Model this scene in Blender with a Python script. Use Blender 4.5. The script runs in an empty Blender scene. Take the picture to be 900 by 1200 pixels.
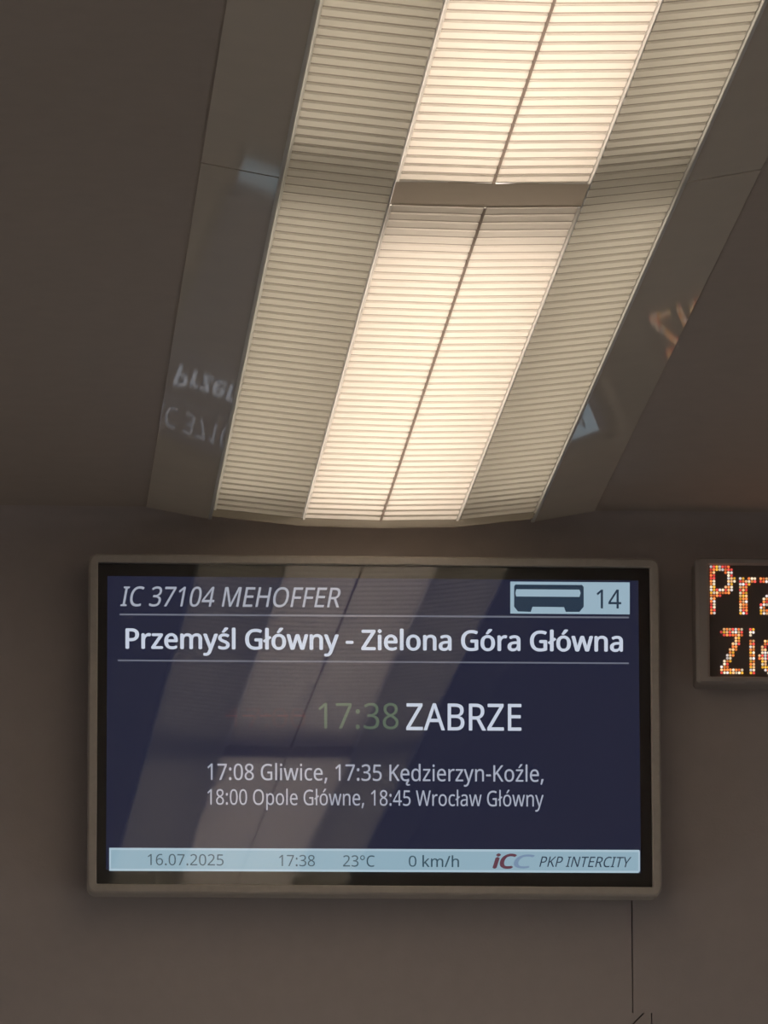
import bpy, bmesh, math, os, random
from mathutils import Vector, Matrix
from mathutils.bvhtree import BVHTree

random.seed(4)
S = bpy.context.scene
C = S.collection

# ------------------------------------------------------------------ camera
F = 8500.0                                   # focal length in pixels (long digital zoom)
CAM = Vector((0.0, 0.0, 1.25))
_s = -0.0093
_k = (535 + 1600 * _s) / 8500
Xc = Vector((1, _s, -_k)).normalized()       # world axes in camera coordinates (right, up, back)
Yc = Vector((-535, -1600, -8500)).normalized()
Zc = Xc.cross(Yc).normalized()
Yc = Zc.cross(Xc).normalized()
R_cw = Matrix((Xc, Yc, Zc)).transposed()     # world -> camera
R_wc = R_cw.transposed()
cam_d = bpy.data.cameras.new('camera')
cam = bpy.data.objects.new('camera', cam_d)
C.objects.link(cam)
cam.matrix_world = Matrix.Translation(CAM) @ R_wc.to_4x4()
cam_d.sensor_fit = 'VERTICAL'
cam_d.sensor_height = 36.0
cam_d.sensor_width = 27.0
cam_d.lens = F / 1200 * 36.0
cam_d.clip_end = 100
S.camera = cam

# ------------------------------------------------------------------ world, exposure
W = bpy.data.worlds.new('evening_daylight')
S.world = W
W.use_nodes = True
bg = W.node_tree.nodes['Background']
bg.inputs[0].default_value = (1.0, 0.96, 0.92, 1)
bg.inputs[1].default_value = 1.05
S.view_settings.view_transform = 'Standard'
S.view_settings.look = 'None'
S.view_settings.exposure = 0.0
S.view_settings.gamma = 1.0
S.view_settings.use_curve_mapping = False
TUBE_CENTRE = 4.6
TUBE_SIDE = 2.15


def ray(px, py):
    return R_wc @ Vector((px - 450, 600 - py, -F))


def at_y(px, py, y):                         # point on the plane Y = y
    d = ray(px, py)
    return CAM + d * ((y - CAM.y) / d.y)


def at_z(px, py, z):
    d = ray(px, py)
    return CAM + d * ((z - CAM.z) / d.z)


# ------------------------------------------------------------------ materials
MATS = {}


def mat(name, col, rough=0.6, spec=0.5, metal=0.0, noise=0.0, nscale=40.0, bump=0.0, bscale=300.0, ior=1.5):
    m = bpy.data.materials.new(name)
    m.use_nodes = True
    nt = m.node_tree
    b = nt.nodes['Principled BSDF']
    b.inputs['Roughness'].default_value = rough
    b.inputs['Metallic'].default_value = metal
    b.inputs['Specular IOR Level'].default_value = spec
    b.inputs['IOR'].default_value = ior
    b.inputs['Base Color'].default_value = (*col, 1)
    tc = nt.nodes.new('ShaderNodeTexCoord')
    if noise:
        n = nt.nodes.new('ShaderNodeTexNoise')
        n.inputs['Scale'].default_value = nscale
        n.inputs['Detail'].default_value = 4
        r = nt.nodes.new('ShaderNodeMapRange')
        r.inputs['To Min'].default_value = 1 - noise
        r.inputs['To Max'].default_value = 1 + noise
        v = nt.nodes.new('ShaderNodeVectorMath')
        v.operation = 'SCALE'
        v.inputs[0].default_value = col
        nt.links.new(tc.outputs['Object'], n.inputs['Vector'])
        nt.links.new(n.outputs['Fac'], r.inputs['Value'])
        nt.links.new(r.outputs[0], v.inputs['Scale'])
        nt.links.new(v.outputs[0], b.inputs['Base Color'])
    if bump:
        n2 = nt.nodes.new('ShaderNodeTexNoise')
        n2.inputs['Scale'].default_value = bscale
        n2.inputs['Detail'].default_value = 2
        bp = nt.nodes.new('ShaderNodeBump')
        bp.inputs['Strength'].default_value = bump
        bp.inputs['Distance'].default_value = 0.001
        nt.links.new(tc.outputs['Object'], n2.inputs['Vector'])
        nt.links.new(n2.outputs['Fac'], bp.inputs['Height'])
        nt.links.new(bp.outputs[0], b.inputs['Normal'])
    MATS[name] = m
    return m


def mat_translucent(name, trans, diff, share):
    m = bpy.data.materials.new(name)
    m.use_nodes = True
    nt = m.node_tree
    nt.nodes.clear()
    out = nt.nodes.new('ShaderNodeOutputMaterial')
    t = nt.nodes.new('ShaderNodeBsdfTranslucent')
    t.inputs[0].default_value = (*trans, 1)
    d = nt.nodes.new('ShaderNodeBsdfDiffuse')
    d.inputs[0].default_value = (*diff, 1)
    mx = nt.nodes.new('ShaderNodeMixShader')
    mx.inputs[0].default_value = share
    nt.links.new(d.outputs[0], mx.inputs[1])
    nt.links.new(t.outputs[0], mx.inputs[2])
    nt.links.new(mx.outputs[0], out.inputs[0])
    MATS[name] = m
    return m


def mat_emit(name, col, strength=1.0, attr=None):
    m = bpy.data.materials.new(name)
    m.use_nodes = True
    nt = m.node_tree
    nt.nodes.clear()
    out = nt.nodes.new('ShaderNodeOutputMaterial')
    e = nt.nodes.new('ShaderNodeEmission')
    e.inputs[0].default_value = (*col, 1)
    e.inputs[1].default_value = strength
    if attr:
        a = nt.nodes.new('ShaderNodeAttribute')
        a.attribute_name = attr
        nt.links.new(a.outputs['Color'], e.inputs[0])
    nt.links.new(e.outputs[0], out.inputs[0])
    MATS[name] = m
    return m


def mat_glass(name, ior, rough):
    m = bpy.data.materials.new(name)
    m.use_nodes = True
    nt = m.node_tree
    nt.nodes.clear()
    out = nt.nodes.new('ShaderNodeOutputMaterial')
    t = nt.nodes.new('ShaderNodeBsdfTransparent')
    g = nt.nodes.new('ShaderNodeBsdfGlossy')
    g.inputs['Roughness'].default_value = rough
    fr = nt.nodes.new('ShaderNodeFresnel')
    fr.inputs[0].default_value = ior
    mx = nt.nodes.new('ShaderNodeMixShader')
    nt.links.new(fr.outputs[0], mx.inputs[0])
    nt.links.new(t.outputs[0], mx.inputs[1])
    nt.links.new(g.outputs[0], mx.inputs[2])
    nt.links.new(mx.outputs[0], out.inputs[0])
    MATS[name] = m
    return m


def lin(r, g, b):
    f = lambda c: (c / 255 / 12.92) if c / 255 <= 0.04045 else ((c / 255 + 0.055) / 1.055) ** 2.4
    return (f(r), f(g), f(b))


mat('wall_laminate', (0.67, 0.60, 0.585), 0.55, 0.35, noise=0.05, nscale=60, bump=0.15, bscale=500)
mat('ceiling_paint', (0.62, 0.54, 0.48), 0.6, 0.3, noise=0.05, nscale=50, bump=0.12, bscale=500)
mat('gloss_strip', (0.90, 0.82, 0.71), 0.045, 0.06, noise=0.04, nscale=30)
mat('floor_vinyl', (0.45, 0.43, 0.41), 0.5, 0.4, noise=0.15, nscale=20)
mat('side_panel', (0.62, 0.60, 0.57), 0.5, 0.4, noise=0.03)
mat('housing_white', (0.86, 0.85, 0.82), 0.6, 0.3)
mat('groove_dark', (0.26, 0.23, 0.21), 0.8, 0.2)
mat('door_frame', (0.56, 0.515, 0.48), 0.5, 0.35, noise=0.05)
mat('frame_metal', (0.66, 0.61, 0.56), 0.42, 0.5, metal=0.0, noise=0.10, nscale=160, bump=0.3, bscale=220)
mat('black_plastic', (0.065, 0.058, 0.053), 0.45, 0.4)
mat('housing_grey', (0.20, 0.19, 0.18), 0.5, 0.4)
mat('led_housing', (0.55, 0.50, 0.475), 0.5, 0.35, noise=0.05)
mat('led_face', (0.20, 0.165, 0.155), 0.35, 0.4)
mat_glass('screen_glass', 1.65, 0.02)
mat_glass('window_glass', 1.5, 0.0)
mat_translucent('slat_opal', (0.86, 0.80, 0.71), (0.8, 0.77, 0.72), 0.72)
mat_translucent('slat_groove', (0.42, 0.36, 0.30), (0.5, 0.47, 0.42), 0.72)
mat_translucent('slat_edge', (0.98, 0.95, 0.90), (0.8, 0.8, 0.8), 0.95)
mat_translucent('joint_bar', (0.72, 0.63, 0.53), (0.45, 0.41, 0.36), 0.65)
mat_translucent('end_opal', (0.38, 0.335, 0.27), (0.45, 0.41, 0.36), 0.6)
mat_translucent('rib_grey', (0.40, 0.33, 0.28), (0.45, 0.4, 0.35), 0.7)
mat_emit('tube_centre', (1.0, 0.87, 0.76), TUBE_CENTRE)
mat_emit('tube_side', (1.0, 0.90, 0.75), TUBE_SIDE)
mat_emit('led_dot', (1, 0.4, 0.1), 1.0, attr='dot')

# screen print: what the display gives off
mat_emit('px_navy', lin(34, 37, 58))
mat_emit('px_white', lin(205, 214, 230))
mat_emit('px_text_soft', lin(172, 178, 194))
mat_emit('px_title', lin(168, 174, 188))
mat_emit('px_line', lin(112, 116, 130))
mat_emit('px_pale', lin(158, 184, 200))
mat_emit('px_bar', lin(148, 178, 194))
mat_emit('px_bar_rim', lin(176, 200, 214))
mat_emit('px_ink', lin(42, 58, 76))
mat_emit('px_ink_soft', lin(56, 82, 96))
mat_emit('px_green', lin(84, 104, 88))
mat_emit('px_red', lin(72, 42, 57))
mat_emit('px_red_faint', lin(50, 38, 56))
mat_emit('px_logo_red', lin(100, 62, 76))
mat_emit('px_logo_blue', lin(122, 146, 174))


# ------------------------------------------------------------------ mesh helpers
def new_obj(name, bm, m, parent=None, smooth=False):
    me = bpy.data.meshes.new(name)
    bm.normal_update()
    bm.to_mesh(me)
    bm.free()
    me.materials.append(MATS[m])
    if smooth:
        for p in me.polygons:
            p.use_smooth = True
    o = bpy.data.objects.new(name, me)
    C.objects.link(o)
    if parent:
        o.parent = parent
        o.matrix_parent_inverse = Matrix.Identity(4)
        o.location = -total_loc(parent)
    return o


def total_loc(o):
    v = Vector((0, 0, 0))
    while o:
        v += o.location
        o = o.parent
    return v


def empty(name, loc, label=None, cat=None, group=None, kind=None):
    o = bpy.data.objects.new(name, None)
    C.objects.link(o)
    o.location = loc
    tag(o, label, cat, group, kind)
    return o


def tag(o, label=None, cat=None, group=None, kind=None):
    for k, v in (('label', label), ('category', cat), ('group', group), ('kind', kind)):
        if v:
            o[k] = v
    return o


def box(bm, x0, x1, y0, y1, z0, z1):
    v = [bm.verts.new((x, y, z)) for x in (x0, x1) for y in (y0, y1) for z in (z0, z1)]
    for f in ((0, 1, 3, 2), (4, 6, 7, 5), (0, 4, 5, 1), (2, 3, 7, 6), (0, 2, 6, 4), (1, 5, 7, 3)):
        bm.faces.new([v[i] for i in f])
    return v


def bevel_all(bm, w, seg=2):
    bmesh.ops.bevel(bm, geom=list(bm.edges), offset=w, segments=seg, affect='EDGES', profile=0.5)


def prism_y(bm, pts, y0, y1):                 # polygon in XZ, extruded in Y
    a = [bm.verts.new((x, y0, z)) for x, z in pts]
    b = [bm.verts.new((x, y1, z)) for x, z in pts]
    bm.faces.new(a)
    bm.faces.new(list(reversed(b)))
    n = len(pts)
    for i in range(n):
        j = (i + 1) % n
        bm.faces.new((a[i], b[i], b[j], a[j]))
    bmesh.ops.recalc_face_normals(bm, faces=bm.faces)


def rrect(x0, x1, z0, z1, r, n=6):
    pts = []
    for cx, cz, a0 in ((x1 - r, z1 - r, 0), (x0 + r, z1 - r, 90), (x0 + r, z0 + r, 180), (x1 - r, z0 + r, 270)):
        for i in range(n + 1):
            a = math.radians(a0 + 90 * i / n)
            pts.append((cx + r * math.cos(a), cz + r * math.sin(a)))
    return pts


def ring(bm, loops):                          # list of (pts, y): skin successive loops of equal count
    vs = [[bm.verts.new((x, y, z)) for x, z in pts] for pts, y in loops]
    n = len(vs[0])
    for a, b in zip(vs, vs[1:]):
        for i in range(n):
            j = (i + 1) % n
            bm.faces.new((a[i], a[j], b[j], b[i]))
    bmesh.ops.recalc_face_normals(bm, faces=bm.faces)


# ------------------------------------------------------------------ the room
YW = 6.565                                     # end wall face
Y_END = 6.482                                 # far end of the ceiling light
COVE = 0.025                                   # radius of the cove between ceiling and end wall
YB = -2.6                                     # rear wall face
zl = at_y(446, 609, Y_END).z              # lowest line of the light
XL = at_y(446, 609, Y_END).x              # centre line of the light
ZC = zl + 0.0212                              # ceiling height
HW = 1.40                                     # half width of the coach
STL, STR = 0.2115, 0.2000                     # outer edges of the glossy strips
X2L, X2R = 0.1520, 0.1420                     # outer edges of the light

bm = bmesh.new()
box(bm, XL - HW - 0.1, XL + HW + 0.1, YB - 0.1, YW + 0.1, -0.06, 0.0)
tag(new_obj('floor', bm, 'floor_vinyl'), kind='structure')

bm = bmesh.new()
box(bm, XL - HW - 0.1, XL - STL, YB - 0.1, YW + 0.1, ZC, ZC + 0.20)
box(bm, XL + STR, XL + HW + 0.1, YB - 0.1, YW + 0.1, ZC, ZC + 0.20)
box(bm, XL - STL, XL + STR, YB - 0.1, Y_END + 0.0575, ZC + 0.165, ZC + 0.20)
box(bm, XL - STL, XL + STR, Y_END + 0.0575, YW + 0.1, ZC, ZC + 0.20)
tag(new_obj('ceiling', bm, 'ceiling_paint'), kind='structure')

# side walls with unseen window openings and panes, added to brighten the ceiling
win = [(-2.0, -0.7), (-0.2, 1.1), (1.6, 2.9), (3.4, 4.7), (5.15, 6.25)]  # opening nearest the end wall added to even out the ceiling brightness
wz0, wz1 = 0.85, 1.75
nwin = 0
for side, nm in ((-1, 'wall_left'), (1, 'wall_right')):
    xa, xb = sorted((XL + side * HW, XL + side * (HW + 0.08)))
    bm = bmesh.new()
    box(bm, xa, xb, YB - 0.08, YW + 0.08, 0, wz0)
    box(bm, xa, xb, YB - 0.08, YW + 0.08, wz1, ZC)
    ys = [YB - 0.08] + [y for w in win for y in w] + [YW + 0.08]
    for i in range(0, len(ys), 2):
        box(bm, xa, xb, ys[i], ys[i + 1], wz0, wz1)
    tag(new_obj(nm, bm, 'side_panel'), kind='structure')
    for (y0, y1) in win:
        nwin += 1
        xm = XL + side * (HW + 0.04)
        wr = empty('window_%d' % nwin, (xm, (y0 + y1) / 2, wz0), kind='structure')
        bm = bmesh.new()
        for a in ((y0, y0 + 0.03, wz0, wz1), (y1 - 0.03, y1, wz0, wz1), (y0, y1, wz0, wz0 + 0.03), (y0, y1, wz1 - 0.03, wz1)):
            box(bm, xm - 0.02, xm + 0.02, *a)
        new_obj('window_frame', bm, 'housing_grey', wr)
        bm = bmesh.new()
        box(bm, xm - 0.003, xm + 0.003, y0 + 0.03, y1 - 0.03, wz0 + 0.03, wz1 - 0.03)
        new_obj('pane', bm, 'window_glass', wr)

bm = bmesh.new()
box(bm, XL - HW, XL + HW, YB - 0.08, YB, 0, ZC)
tag(new_obj('wall_rear', bm, 'side_panel'), kind='structure')

# end wall: backing, two upper panels with the open seam, door frame below
seam = at_y(741, 1120, YW).x
zh = at_y(741, 1187, YW).z                    # top edge of the door surround
xj = at_y(763, 1190, YW).x                    # its outer right edge
xk = xj - 0.95
we = empty('wall_end', (XL, YW + 0.03, 0), kind='structure')
bm = bmesh.new()
box(bm, XL - HW, XL + HW, YW + 0.02, YW + 0.09, 0, ZC + 0.16)
new_obj('backing', bm, 'groove_dark', we)
G = 0.0005


bm = bmesh.new()
arc = [(YW - COVE + COVE * math.sin(math.radians(a)), ZC - COVE + COVE * math.cos(math.radians(a))) for a in range(0, 91, 6)]
cva = [bm.verts.new((XL - HW, y, z)) for y, z in arc]
cvb = [bm.verts.new((XL + HW, y, z)) for y, z in arc]
for i in range(len(arc) - 1):
    bm.faces.new((cva[i], cva[i + 1], cvb[i + 1], cvb[i]))
new_obj('cove', bm, 'wall_laminate', we, smooth=True)
zmid = at_y(741, 860, YW).z                   # the open seam runs up behind the monitor


def wall_panel(*boxes):
    b = bmesh.new()
    for x0, x1, z0, z1 in boxes:
        box(b, x0, x1, YW, YW + 0.021, z0, z1)
    return new_obj('wall_panel', b, 'wall_laminate', we)


wall_panel((XL - HW, XL + HW, zmid, ZC), (XL - HW, seam - G, zh, zmid), (seam + G, XL + HW, zh, zmid))
wall_panel((XL - HW, xk, 0, zh))
wall_panel((xj + 0.0010, XL + HW, 0, zh))

FW = 0.055
df = empty('door_1', ((xk + xj) / 2, YW + 0.01, 0), kind='structure')


def frame_piece(pts, nm):
    b = bmesh.new()
    prism_y(b, pts, YW, YW + 0.021)
    return new_obj(nm, b, 'wall_laminate', df)


g = 0.0009
cx, cz = xj - 0.0065, zh
frame_piece([(xk + g, zh), (cx - g, cz), (cx - FW - g, cz - FW), (xk + FW + g, zh - FW)], 'frame_head')
frame_piece([(cx + g, cz), (xj, cz), (xj, 0), (xj - FW, 0), (xj - FW, zh - FW - 0.007), (cx - FW + g, cz - FW)], 'frame_jamb')
frame_piece([(xk, zh - 2 * g), (xk + FW, zh - FW - 2 * g), (xk + FW, 0), (xk, 0)], 'frame_jamb')
bm = bmesh.new()
box(bm, xk + FW, xj - FW, YW + 0.012, YW + 0.021, 0.004, zh - FW - 0.008)
new_obj('door_leaf', bm, 'side_panel', df)
bm = bmesh.new()
box(bm, xj - FW - 0.10, xj - FW - 0.075, YW - 0.02, YW + 0.013, 0.95, 1.10)
bevel_all(bm, 0.004)
new_obj('door_handle', bm, 'housing_grey', df)

# ------------------------------------------------------------------ ceiling light
Y_BAR = at_z(578, 213, zl).y                  # near edge of the first joint bar
MOD = Y_END - Y_BAR
NROW = round(MOD / 0.0258)
PITCH = MOD / NROW
X1 = 0.0710                                   # middle lane border
Z0_, Z1_, Z2_ = 0.0, 0.0015, 0.0095           # panel profile (bows down in the middle)
SW, ST = 0.0172, 0.0014                       # slat width and drop
RIB = 0.0010
CAP = 0.055                                   # length of the end piece


def slat_mesh(name, xa, za, xb, zb):
    """one opal slat: a shallow trough, open to the lamp above"""
    bm_ = bmesh.new()
    prof = [(-SW / 2, 0.0), (-SW / 2 + 0.0004, -ST), (SW / 2 - 0.0004, -ST), (SW / 2, 0.0)]
    a = [bm_.verts.new((xa, y, za + z)) for y, z in prof]
    b = [bm_.verts.new((xb, y, zb + z)) for y, z in prof]
    for i in range(3):
        bm_.faces.new((a[i], b[i], b[i + 1], a[i + 1]))
    me = bpy.data.meshes.new(name)
    bm_.to_mesh(me)
    bm_.free()
    me.materials.append(MATS['slat_opal'])
    return me


RIM = 0.0021
LANES = [(-X2L + RIM, Z2_, -X1 - 0.0015, Z1_, True), (-X1 + RIM, Z1_, -RIB, Z0_, False), (RIB, Z0_, X1 - RIM, Z1_, False), (X1 + 0.0015, Z1_, X2R - RIM, Z2_, True)]
SLAT = [slat_mesh('slat', l[0], l[1], l[2], l[3]) for l in LANES]
BAR = 3                                       # rows covered by the joint bar


def add_copy(name, me, parent, loc):
    o = bpy.data.objects.new(name, me)
    C.objects.link(o)
    o.parent = parent
    o.location = loc
    return o


def tube_x(bm_, x, z, y0, y1, r, n=10):
    a = [bm_.verts.new((x + r * math.cos(2 * math.pi * i / n), y0, z + r * math.sin(2 * math.pi * i / n))) for i in range(n)]
    b = [bm_.verts.new((v.co.x, y1, v.co.z)) for v in a]
    for i in range(n):
        j = (i + 1) % n
        bm_.faces.new((a[i], a[j], b[j], b[i]))
    bm_.faces.new(list(reversed(a)))
    bm_.faces.new(b)
    bmesh.ops.recalc_face_normals(bm_, faces=bm_.faces)


ORD = ['first', 'second', 'third', 'fourth', 'fifth', 'sixth', 'seventh']


def light_section(k):
    y1 = Y_END - k * MOD                      # far end
    y0 = y1 - MOD
    if k == 0:
        lab = 'glowing slatted ceiling light section that ends at the end wall above the monitor'
    else:
        lab = '%s glowing slatted ceiling light section counted from the end wall with the monitor' % ORD[k]
    root = empty('ceiling_light', (XL, (y0 + y1) / 2, zl), lab, 'ceiling light', 'slatted sections of the ceiling light')
    L = lambda x, y, z: (x, y - (y0 + y1) / 2, z)      # world y -> local
    yc = (y0 + y1) / 2
    # opaque housing trough above the panel
    bm_ = bmesh.new()
    h = 0.125
    ye = y1 - yc + (CAP if k == 0 else 0)
    for sx, X2 in ((-1, X2L), (1, X2R)):
        xs = sorted((sx * X2, sx * (X2 + 0.003)))
        box(bm_, xs[0], xs[1], y0 - yc, y1 - yc, Z2_ - 0.001, h)
        if k == 0:
            box(bm_, xs[0], xs[1], y1 - yc, ye, Z2_ - 0.0005, h)
        xs = sorted((sx * X1, sx * (X1 + 0.0015)))
        box(bm_, xs[0], xs[1], y0 - yc, y1 - yc, Z1_ - ST * 0.5, h)
    box(bm_, -X2L - 0.003, X2R + 0.003, y0 - yc, ye, h, h + 0.003)
    box(bm_, -X1, X1, y0 - yc, y0 - yc + 0.0015, -ST * 0.5, h)      # plate between two sections
    if k == 0:
        box(bm_, -X2L - 0.003, X2R + 0.003, ye, ye + 0.002, Z2_ + 0.008, h)
    ho = new_obj('housing', bm_, 'housing_white')
    ho.parent = root
    # slats
    first = 0
    rows = range(NROW)
    if k < 2:
        for i in rows:
            y = y0 + (i + 0.5) * PITCH - yc
            for li, l in enumerate(LANES):
                if not l[4] and i < BAR:
                    continue
                add_copy('slat', SLAT[li], root, (0, y, 0))
    else:                                     # out of the photograph: one joined panel
        bm_ = bmesh.new()
        for i in rows:
            y = y0 + (i + 0.5) * PITCH - yc
            for li, l in enumerate(LANES):
                if not l[4] and i < BAR:
                    continue
                n0 = len(bm_.verts)
                bm_.from_mesh(SLAT[li])
                bm_.verts.ensure_lookup_table()
                for v in bm_.verts[n0:]:
                    v.co.y += y
        o = new_obj('slats', bm_, 'slat_opal')
        o.parent = root
        tag(o, kind='stuff')
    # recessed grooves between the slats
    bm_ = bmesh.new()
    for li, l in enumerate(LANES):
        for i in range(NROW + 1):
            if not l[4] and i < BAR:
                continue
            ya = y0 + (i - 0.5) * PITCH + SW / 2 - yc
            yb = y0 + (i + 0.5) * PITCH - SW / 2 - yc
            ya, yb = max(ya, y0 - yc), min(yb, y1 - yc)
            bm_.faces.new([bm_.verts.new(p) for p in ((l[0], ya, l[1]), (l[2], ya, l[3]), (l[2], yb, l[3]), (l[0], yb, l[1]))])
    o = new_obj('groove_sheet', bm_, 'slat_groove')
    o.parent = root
    # middle rib
    bm_ = bmesh.new()
    for p, q in (((-RIB, 0.0), (-RIB, -ST - 0.0005)), ((-RIB, -ST - 0.0005), (RIB, -ST - 0.0005)), ((RIB, -ST - 0.0005), (RIB, 0.0))):
        bm_.faces.new([bm_.verts.new(v) for v in ((p[0], y0 + BAR * PITCH - yc, p[1]), (q[0], y0 + BAR * PITCH - yc, q[1]), (q[0], y1 - yc, q[1]), (p[0], y1 - yc, p[1]))])
    o = new_obj('middle_rib', bm_, 'rib_grey')
    o.parent = root
    # clear rims along the lanes
    for x, z, w in ((-X2L + RIM / 2, Z2_, RIM / 2), (X2R - RIM / 2, Z2_, RIM / 2), (-X1 + RIM / 2, Z1_, RIM / 2), (X1 - RIM / 2, Z1_, RIM / 2)):
        bm_ = bmesh.new()
        ya = y0 - yc if abs(x) > 0.1 else y0 + BAR * PITCH - yc
        pr = [(x - w, z), (x - w, z - ST - 0.0008), (x + w, z - ST - 0.0008), (x + w, z)]
        a = [bm_.verts.new((p, ya, q)) for p, q in pr]
        b = [bm_.verts.new((p, y1 - yc, q)) for p, q in pr]
        for i in range(3):
            bm_.faces.new((a[i], a[i + 1], b[i + 1], b[i]))
        o = new_obj('rim', bm_, 'slat_edge')
        o.parent = root
    if k == 0:                                # opal end piece
        bm_ = bmesh.new()
        prof = [(-X2L, Z2_ - 0.0005), (-X1, Z1_ - ST * 0.5), (0, Z0_ - ST * 0.5), (X1, Z1_ - ST * 0.5), (X2R, Z2_ - 0.0005)]
        va = [bm_.verts.new((x, y1 - yc, z)) for x, z in prof]
        vm = [bm_.verts.new((x, y1 - yc + CAP * 0.5, z)) for x, z in prof]
        vb = [bm_.verts.new((x, ye, z + 0.003)) for x, z in prof]
        vc = [bm_.verts.new((x, ye + 0.002, 0.0235)) for x, z in prof]
        for p, q in ((va, vm), (vm, vb), (vb, vc)):
            for i in range(4):
                bm_.faces.new((p[i], p[i + 1], q[i + 1], q[i]))
        o = new_obj('end_piece', bm_, 'end_opal', smooth=True)
        o.parent = root
    # joint bar across the middle lane
    bm_ = bmesh.new()
    ya, yb = y0 - yc, y0 + BAR * PITCH - yc
    prof = [(-X1, Z1_ - ST), (0, Z0_ - ST), (X1, Z1_ - ST)]
    va = [bm_.verts.new((x, ya, z)) for x, z in prof]
    vb = [bm_.verts.new((x, yb, z)) for x, z in prof]
    for i in range(2):
        bm_.faces.new((va[i], va[i + 1], vb[i + 1], vb[i]))
    vc = [bm_.verts.new((x, yb, z + ST)) for x, z in prof]
    for i in range(2):
        bm_.faces.new((vb[i], vb[i + 1], vc[i + 1], vc[i]))
    o = new_obj('joint_bar', bm_, 'joint_bar')
    o.parent = root
    # lamps
    for x, z, m, ra, rb in ((-0.030, 0.060, 'tube_centre', 0.185, 0.022), (0.030, 0.060, 'tube_centre', 0.185, 0.022),
                            (-0.124, 0.066, 'tube_side', 0.10, 0.07), (0.124, 0.066, 'tube_side', 0.10, 0.07)):
        bm_ = bmesh.new()
        tube_x(bm_, x, z, y0 - yc + ra, y1 - yc - rb, 0.008)
        o = new_obj('tube', bm_, m)
        o.parent = root
    return root


for k in range(7):
    light_section(k)
Y_LAST = Y_END - 7 * MOD

# glossy strips beside the light, in panels with an open joint
yj = at_z(252, 189, ZC).y
for n_, sx, X2, STRIP in ((1, -1, X2L, STL), (2, 1, X2R, STR)):
    tr = empty('trim_%d' % n_, (XL + sx * 0.175, 2.0, ZC), kind='structure')
    cuts = [Y_END + 0.056, yj, yj - MOD, yj - 2 * MOD, yj - 3 * MOD, yj - 4 * MOD, yj - 5 * MOD, YB + 0.001]
    for a, b in zip(cuts, cuts[1:]):
        bm = bmesh.new()
        pts = [(XL + sx * (X2 + 0.0005), zl + Z2_ - 0.0005), (XL + sx * (STRIP + 0.0005), ZC - 0.0012),
               (XL + sx * (STRIP + 0.0005), ZC + 0.004), (XL + sx * (X2 + 0.0005), zl + Z2_ + 0.005)]
        prism_y(bm, pts, b + 0.0017, a - 0.0017)
        new_obj('strip_panel', bm, 'gloss_strip', tr)

# ------------------------------------------------------------------ information monitor
YM = 6.520                                    # front of the monitor
tl, trc, brc, blc = [at_y(*p, YM) for p in ((105, 648), (772, 655), (776, 1048), (102, 1048))]
mx0, mx1 = (tl.x + blc.x) / 2, (trc.x + brc.x) / 2
mz1, mz0 = (tl.z + trc.z) / 2, (blc.z + brc.z) / 2
mon = empty('information_monitor', ((mx0 + mx1) / 2, YW, mz0),
            'flat information monitor with grey frame and navy train route screen on the end wall', 'monitor')
FB = 0.0082
bm = bmesh.new()
o_ = lambda d, r: rrect(mx0 + d, mx1 - d, mz0 + d, mz1 - d, r)
ring(bm, [(o_(0, 0.008), YM + 0.030), (o_(0, 0.008), YM + 0.0015), (o_(0.0015, 0.0065), YM), (o_(FB - 0.001, 0.002), YM),
          (o_(FB, 0.0012), YM + 0.001), (o_(FB, 0.0012), YM + 0.012)])
new_obj('frame', bm, 'frame_metal', mon)
bm = bmesh.new()
prism_y(bm, o_(0.004, 0.005), YM + 0.010, YW)
new_obj('back_housing', bm, 'housing_grey', mon)
bm = bmesh.new()
prism_y(bm, o_(FB - 0.0005, 0.001), YM + 0.0075, YM + 0.0105)
new_obj('screen_border', bm, 'black_plastic', mon)
bm = bmesh.new()
prism_y(bm, o_(FB - 0.0002, 0.001), YM + 0.0025, YM + 0.0050)
for v in bm.verts:
    v.co.y += 0.006 * (v.co.x - (mx0 + mx1) / 2)
new_obj('cover_glass', bm, 'screen_glass', mon)

YD = YM + 0.0070                              # display plane
px = lambda x, y, dy=0.0: at_y(x, y, YD - dy)
ctr = (px(127, 676) + px(750, 1022)) / 2
dsp_a, dsp_b = px(126, 675), px(751, 1023)
bm = bmesh.new()
box(bm, dsp_a.x, dsp_b.x, YD, YD + 0.0008, dsp_b.z, dsp_a.z)
display = new_obj('display', bm, 'px_navy', mon)
tag(display, 'navy train route display')


def flat(name, pts, m, layer=1, parent=None):
    """flat print on the display from pixel outline"""
    b = bmesh.new()
    vs = [b.verts.new(px(x, y, 0.0002 * layer)) for x, y in pts]
    b.faces.new(vs)
    bmesh.ops.recalc_face_normals(b, faces=b.faces)
    return new_obj(name, b, m, parent or display)


def sans_font():                              # the humanist sans that ships with Blender
    p = os.path.join(bpy.utils.resource_path('LOCAL'), 'datafiles', 'fonts', 'NotoSansHebrew-Regular.woff2')
    try:
        return bpy.data.fonts.load(p)
    except Exception:
        return None


FONT = sans_font()


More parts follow.
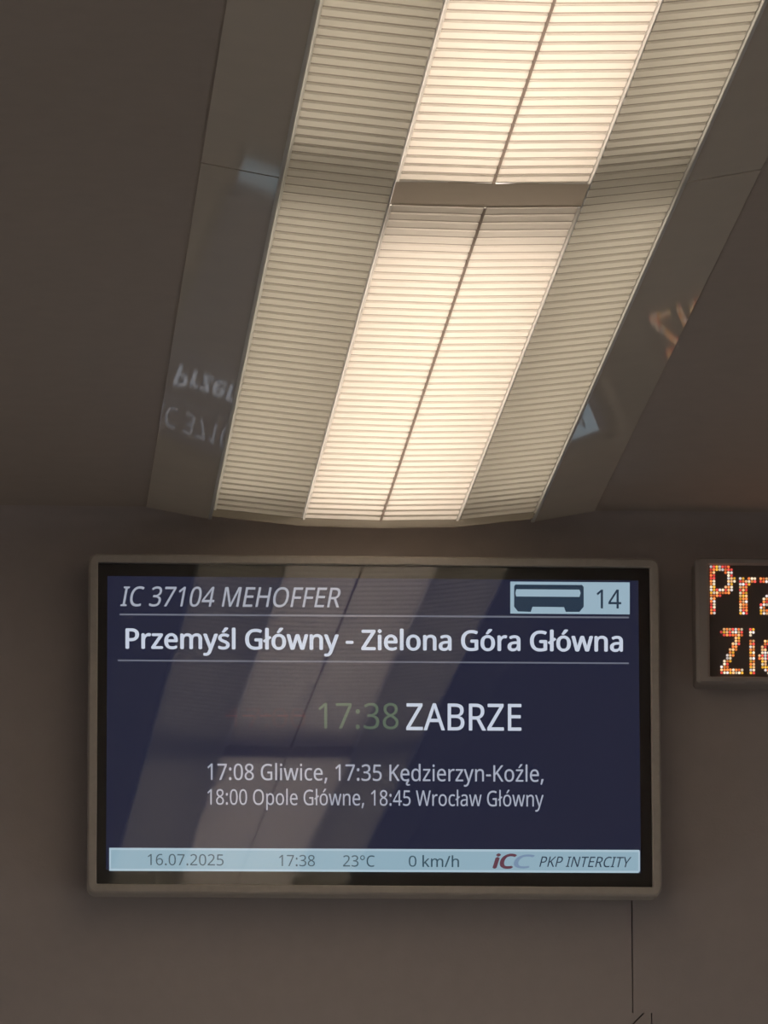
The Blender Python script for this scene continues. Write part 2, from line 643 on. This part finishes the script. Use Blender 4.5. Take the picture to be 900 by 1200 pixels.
def text_mesh(body, offset=0.0, shear=0.0, spacing=1.0, res=4):
    """flat lettering; offset > 0 thickens the strokes by laying shifted copies over each other"""
    cu = bpy.data.curves.new('text', 'FONT')
    cu.body = body
    if FONT:
        cu.font = FONT
    cu.shear = shear
    cu.space_character = spacing
    cu.resolution_u = res
    ob = bpy.data.objects.new('text', cu)
    C.objects.link(ob)
    dg = bpy.context.evaluated_depsgraph_get()
    me = bpy.data.meshes.new_from_object(ob.evaluated_get(dg))
    C.objects.unlink(ob)
    bpy.data.objects.remove(ob)
    bpy.data.curves.remove(cu)
    if offset > 0:
        b = bmesh.new()
        for dx, dy in ((-1, 0), (1, 0), (0, 0.7), (0, -0.7)):
            n0 = len(b.verts)
            b.from_mesh(me)
            b.verts.ensure_lookup_table()
            for v in b.verts[n0:]:
                v.co.x += dx * offset
                v.co.y += dy * offset
        b.to_mesh(me)
        b.free()
    return me


def cap_height(off=0.0):
    me = text_mesh('H', off)
    zs = [v.co.y for v in me.vertices]
    bpy.data.meshes.remove(me)
    return min(zs), max(zs)


def text(body, x0, x1, ytop, ybase, m, layer=2, offset=0.0, shear=0.0, name='text_line', slope=0.006, parent=None):
    """a printed line whose ink spans x0..x1 and whose capitals span ytop..ybase (photo pixels)"""
    me = text_mesh(body, offset, shear)
    c0, c1 = cap_height(offset)
    xs = [v.co.x for v in me.vertices]
    a, b = min(xs), max(xs)
    for v in me.vertices:
        u = x0 + (v.co.x - a) / (b - a) * (x1 - x0)
        t = (v.co.y - c0) / (c1 - c0)
        w = ybase + (ytop - ybase) * t + slope * (u - (x0 + x1) / 2)
        v.co = px(u, w, 0.0002 * layer)
    me.materials.append(MATS[m])
    me.name = name
    o = bpy.data.objects.new(name, me)
    C.objects.link(o)
    o.parent = parent or display
    o.location = -total_loc(o.parent)
    return o


text('IC 37104 MEHOFFER', 141, 399, 688, 711, 'px_title', shear=0.22, offset=0.004)
flat('rule_line', [(140, 719), (737, 722.6), (737, 724.6), (140, 721)], 'px_line')
text('Przemyśl Główny - Zielona Góra Główna', 147, 730, 738, 762, 'px_white', offset=0.020)
flat('rule_line', [(138, 773), (737, 776.4), (737, 778.2), (138, 774.8)], 'px_line')

# coach number box
flat('coach_number_box', [(598, 681.5), (738, 682.5), (738, 720), (598, 719)], 'px_pale', 1)
ico = [(604, 685), (682, 685.5), (684, 688), (684, 711), (679, 717), (663, 717), (661, 711.5), (624, 711), (622, 717), (607, 716.5), (602.5, 711), (602.5, 687)]
flat('coach_icon', ico, 'px_ink', 2)
flat('coach_icon_window', [(605, 690.5), (679, 691), (680.5, 695), (679, 699.5), (605, 699), (604, 695)], 'px_pale', 3)
text('14', 699, 728, 691, 713, 'px_ink', 2, offset=0.004)

# next stop
text('17:00', 268, 358, 830, 852, 'px_red_faint', 1, offset=0.0, name='struck_out_time')
for i in range(5):
    flat('strike_dash', [(264 + i * 20, 837.6), (278 + i * 20, 837.8), (278 + i * 20, 839.8), (264 + i * 20, 839.6)], 'px_red', 3)
text('17:38', 373, 467, 824, 854, 'px_green', offset=0.0)
text('ZABRZE', 476, 611, 824.5, 856, 'px_white', offset=0.006)
text('17:08 Gliwice, 17:35 Kędzierzyn-Koźle,', 243, 637, 896, 915, 'px_text_soft', offset=0.004)
flat('text_line', [(477.5, 914.5), (475.6, 917.5), (475.8, 919.6), (477.4, 920.8), (480.4, 920.4), (480.4, 918.9), (478.3, 919.1), (477.6, 918.2), (479.8, 914.5)], 'px_text_soft', 2)
text('18:00 Opole Główne, 18:45 Wrocław Główny', 243, 637, 926, 944, 'px_text_soft', offset=0.002)

# status bar
flat('status_bar', [(128, 993.5), (749, 996), (750, 998), (750, 1021), (748, 1023), (128, 1020.5)], 'px_bar_rim', 1)
flat('status_bar_fill', [(130, 996), (748, 998.5), (748, 1020.5), (130, 1018)], 'px_bar', 2)
text('16.07.2025', 173, 262, 1001, 1014, 'px_ink_soft', 3)
text('17:38', 327, 369, 1002, 1015, 'px_ink_soft', 3)
text('23°C', 402, 439, 1002.5, 1015.5, 'px_ink_soft', 3)
text('0', 479, 488, 1003, 1015.5, 'px_ink_soft', 3)
text('km/h', 495, 538, 1003, 1016, 'px_ink_soft', 3, offset=0.006)
text('iC', 577, 606, 1000.5, 1018, 'px_logo_red', 4, offset=0.035, shear=0.25, name='operator_emblem')
text('C', 602, 627, 1001.5, 1017.5, 'px_logo_blue', 3, offset=0.02, shear=0.25, name='operator_emblem')
text('PKP INTERCITY', 632, 740, 1004, 1016, 'px_ink', 3, offset=0.002, shear=0.28)

# ------------------------------------------------------------------ LED display on the right
YL = 6.530
pa, pb = at_y(815, 653, YL), at_y(815, 800, YL)
lx0, lz1, lz0 = pa.x, pa.z, pb.z
LWID = 0.66
lx1 = lx0 + LWID
led = empty('led_display', ((lx0 + lx1) / 2, YW, lz0),
            'dark dot matrix display with orange lit lettering on the end wall beside the monitor', 'led display')
l_ = lambda d, r: rrect(lx0 + d, lx1 - d, lz0 + d * 0.5, lz1 - d * 0.5, r, 4)
RB = 0.0125
bm = bmesh.new()
ring(bm, [(l_(0, 0.004), YW), (l_(0, 0.004), YL + 0.003), (l_(0.003, 0.003), YL), (l_(RB - 0.002, 0.002), YL), (l_(RB, 0.001), YL + 0.002), (l_(RB, 0.001), YL + 0.010)])
new_obj('frame', bm, 'led_housing', led)
bm = bmesh.new()
prism_y(bm, l_(RB - 0.0005, 0.001), YL + 0.006, YW)
face = new_obj('dot_matrix', bm, 'led_face', led)
DOT = 0.0027
YDOT = YL + 0.0052


def led_line(body, x0px, ytop, ybase, seed):
    rnd = random.Random(seed)
    me = text_mesh(body, 0.022, spacing=1.03)
    c0, c1 = cap_height(0.022)
    top, base = at_y(x0px, ytop, YDOT), at_y(x0px, ybase, YDOT)
    sc = (top.z - base.z) / (c1 - c0)
    sx = sc * 0.72
    bv = BVHTree.FromPolygons([v.co.copy() for v in me.vertices], [tuple(p.vertices) for p in me.polygons])
    a = min(v.co.x for v in me.vertices)
    b = max(v.co.x for v in me.vertices)
    verts, faces, cols = [], [], []
    nx = int(((b - a) * sx) / DOT) + 2
    rows = range(-4, int((top.z - base.z) / DOT) + 6)
    pal = [(1.0, 0.22, 0.06), (1.0, 0.30, 0.08), (1.0, 0.55, 0.25), (1.0, 0.80, 0.55), (0.95, 0.10, 0.08), (1.0, 0.50, 0.06), (0.9, 0.8, 0.75)]
    for i in range(nx):
        for j in rows:
            X = base.x + (i + 0.5) * DOT
            Z = base.z + (j + 0.5) * DOT
            if X > lx1 - RB - 0.004:
                continue
            lx, ly = a + (X - base.x) / sx, c0 + (Z - base.z) / sc
            hit = bv.ray_cast(Vector((lx, ly, 1)), Vector((0, 0, -1)))
            if hit[0] is None:
                continue
            n0 = len(verts)
            r = DOT * 0.47
            for q in range(8):
                t = 2 * math.pi * q / 8
                verts.append((X + r * math.cos(t), YDOT, Z + r * math.sin(t)))
            faces.append(list(range(n0, n0 + 8)))
            c = rnd.choice(pal)
            s = rnd.uniform(0.55, 1.3)
            cols.append((c[0] * s, c[1] * s, c[2] * s, 1))
    bpy.data.meshes.remove(me)
    m2 = bpy.data.meshes.new('lit_dots')
    m2.from_pydata(verts, [], faces)
    at = m2.attributes.new('dot', 'FLOAT_COLOR', 'FACE')
    for i, c in enumerate(cols):
        at.data[i].color = c
    m2.materials.append(MATS['led_dot'])
    o = bpy.data.objects.new('lit_dots', m2)
    C.objects.link(o)
    o.parent = face
    o.location = -total_loc(face)
    tag(o, kind='stuff')


led_line('Przemyśl Główny -', 832, 661, 720, 3)
led_line('Zielona Góra Główna', 844, 736, 790, 5)
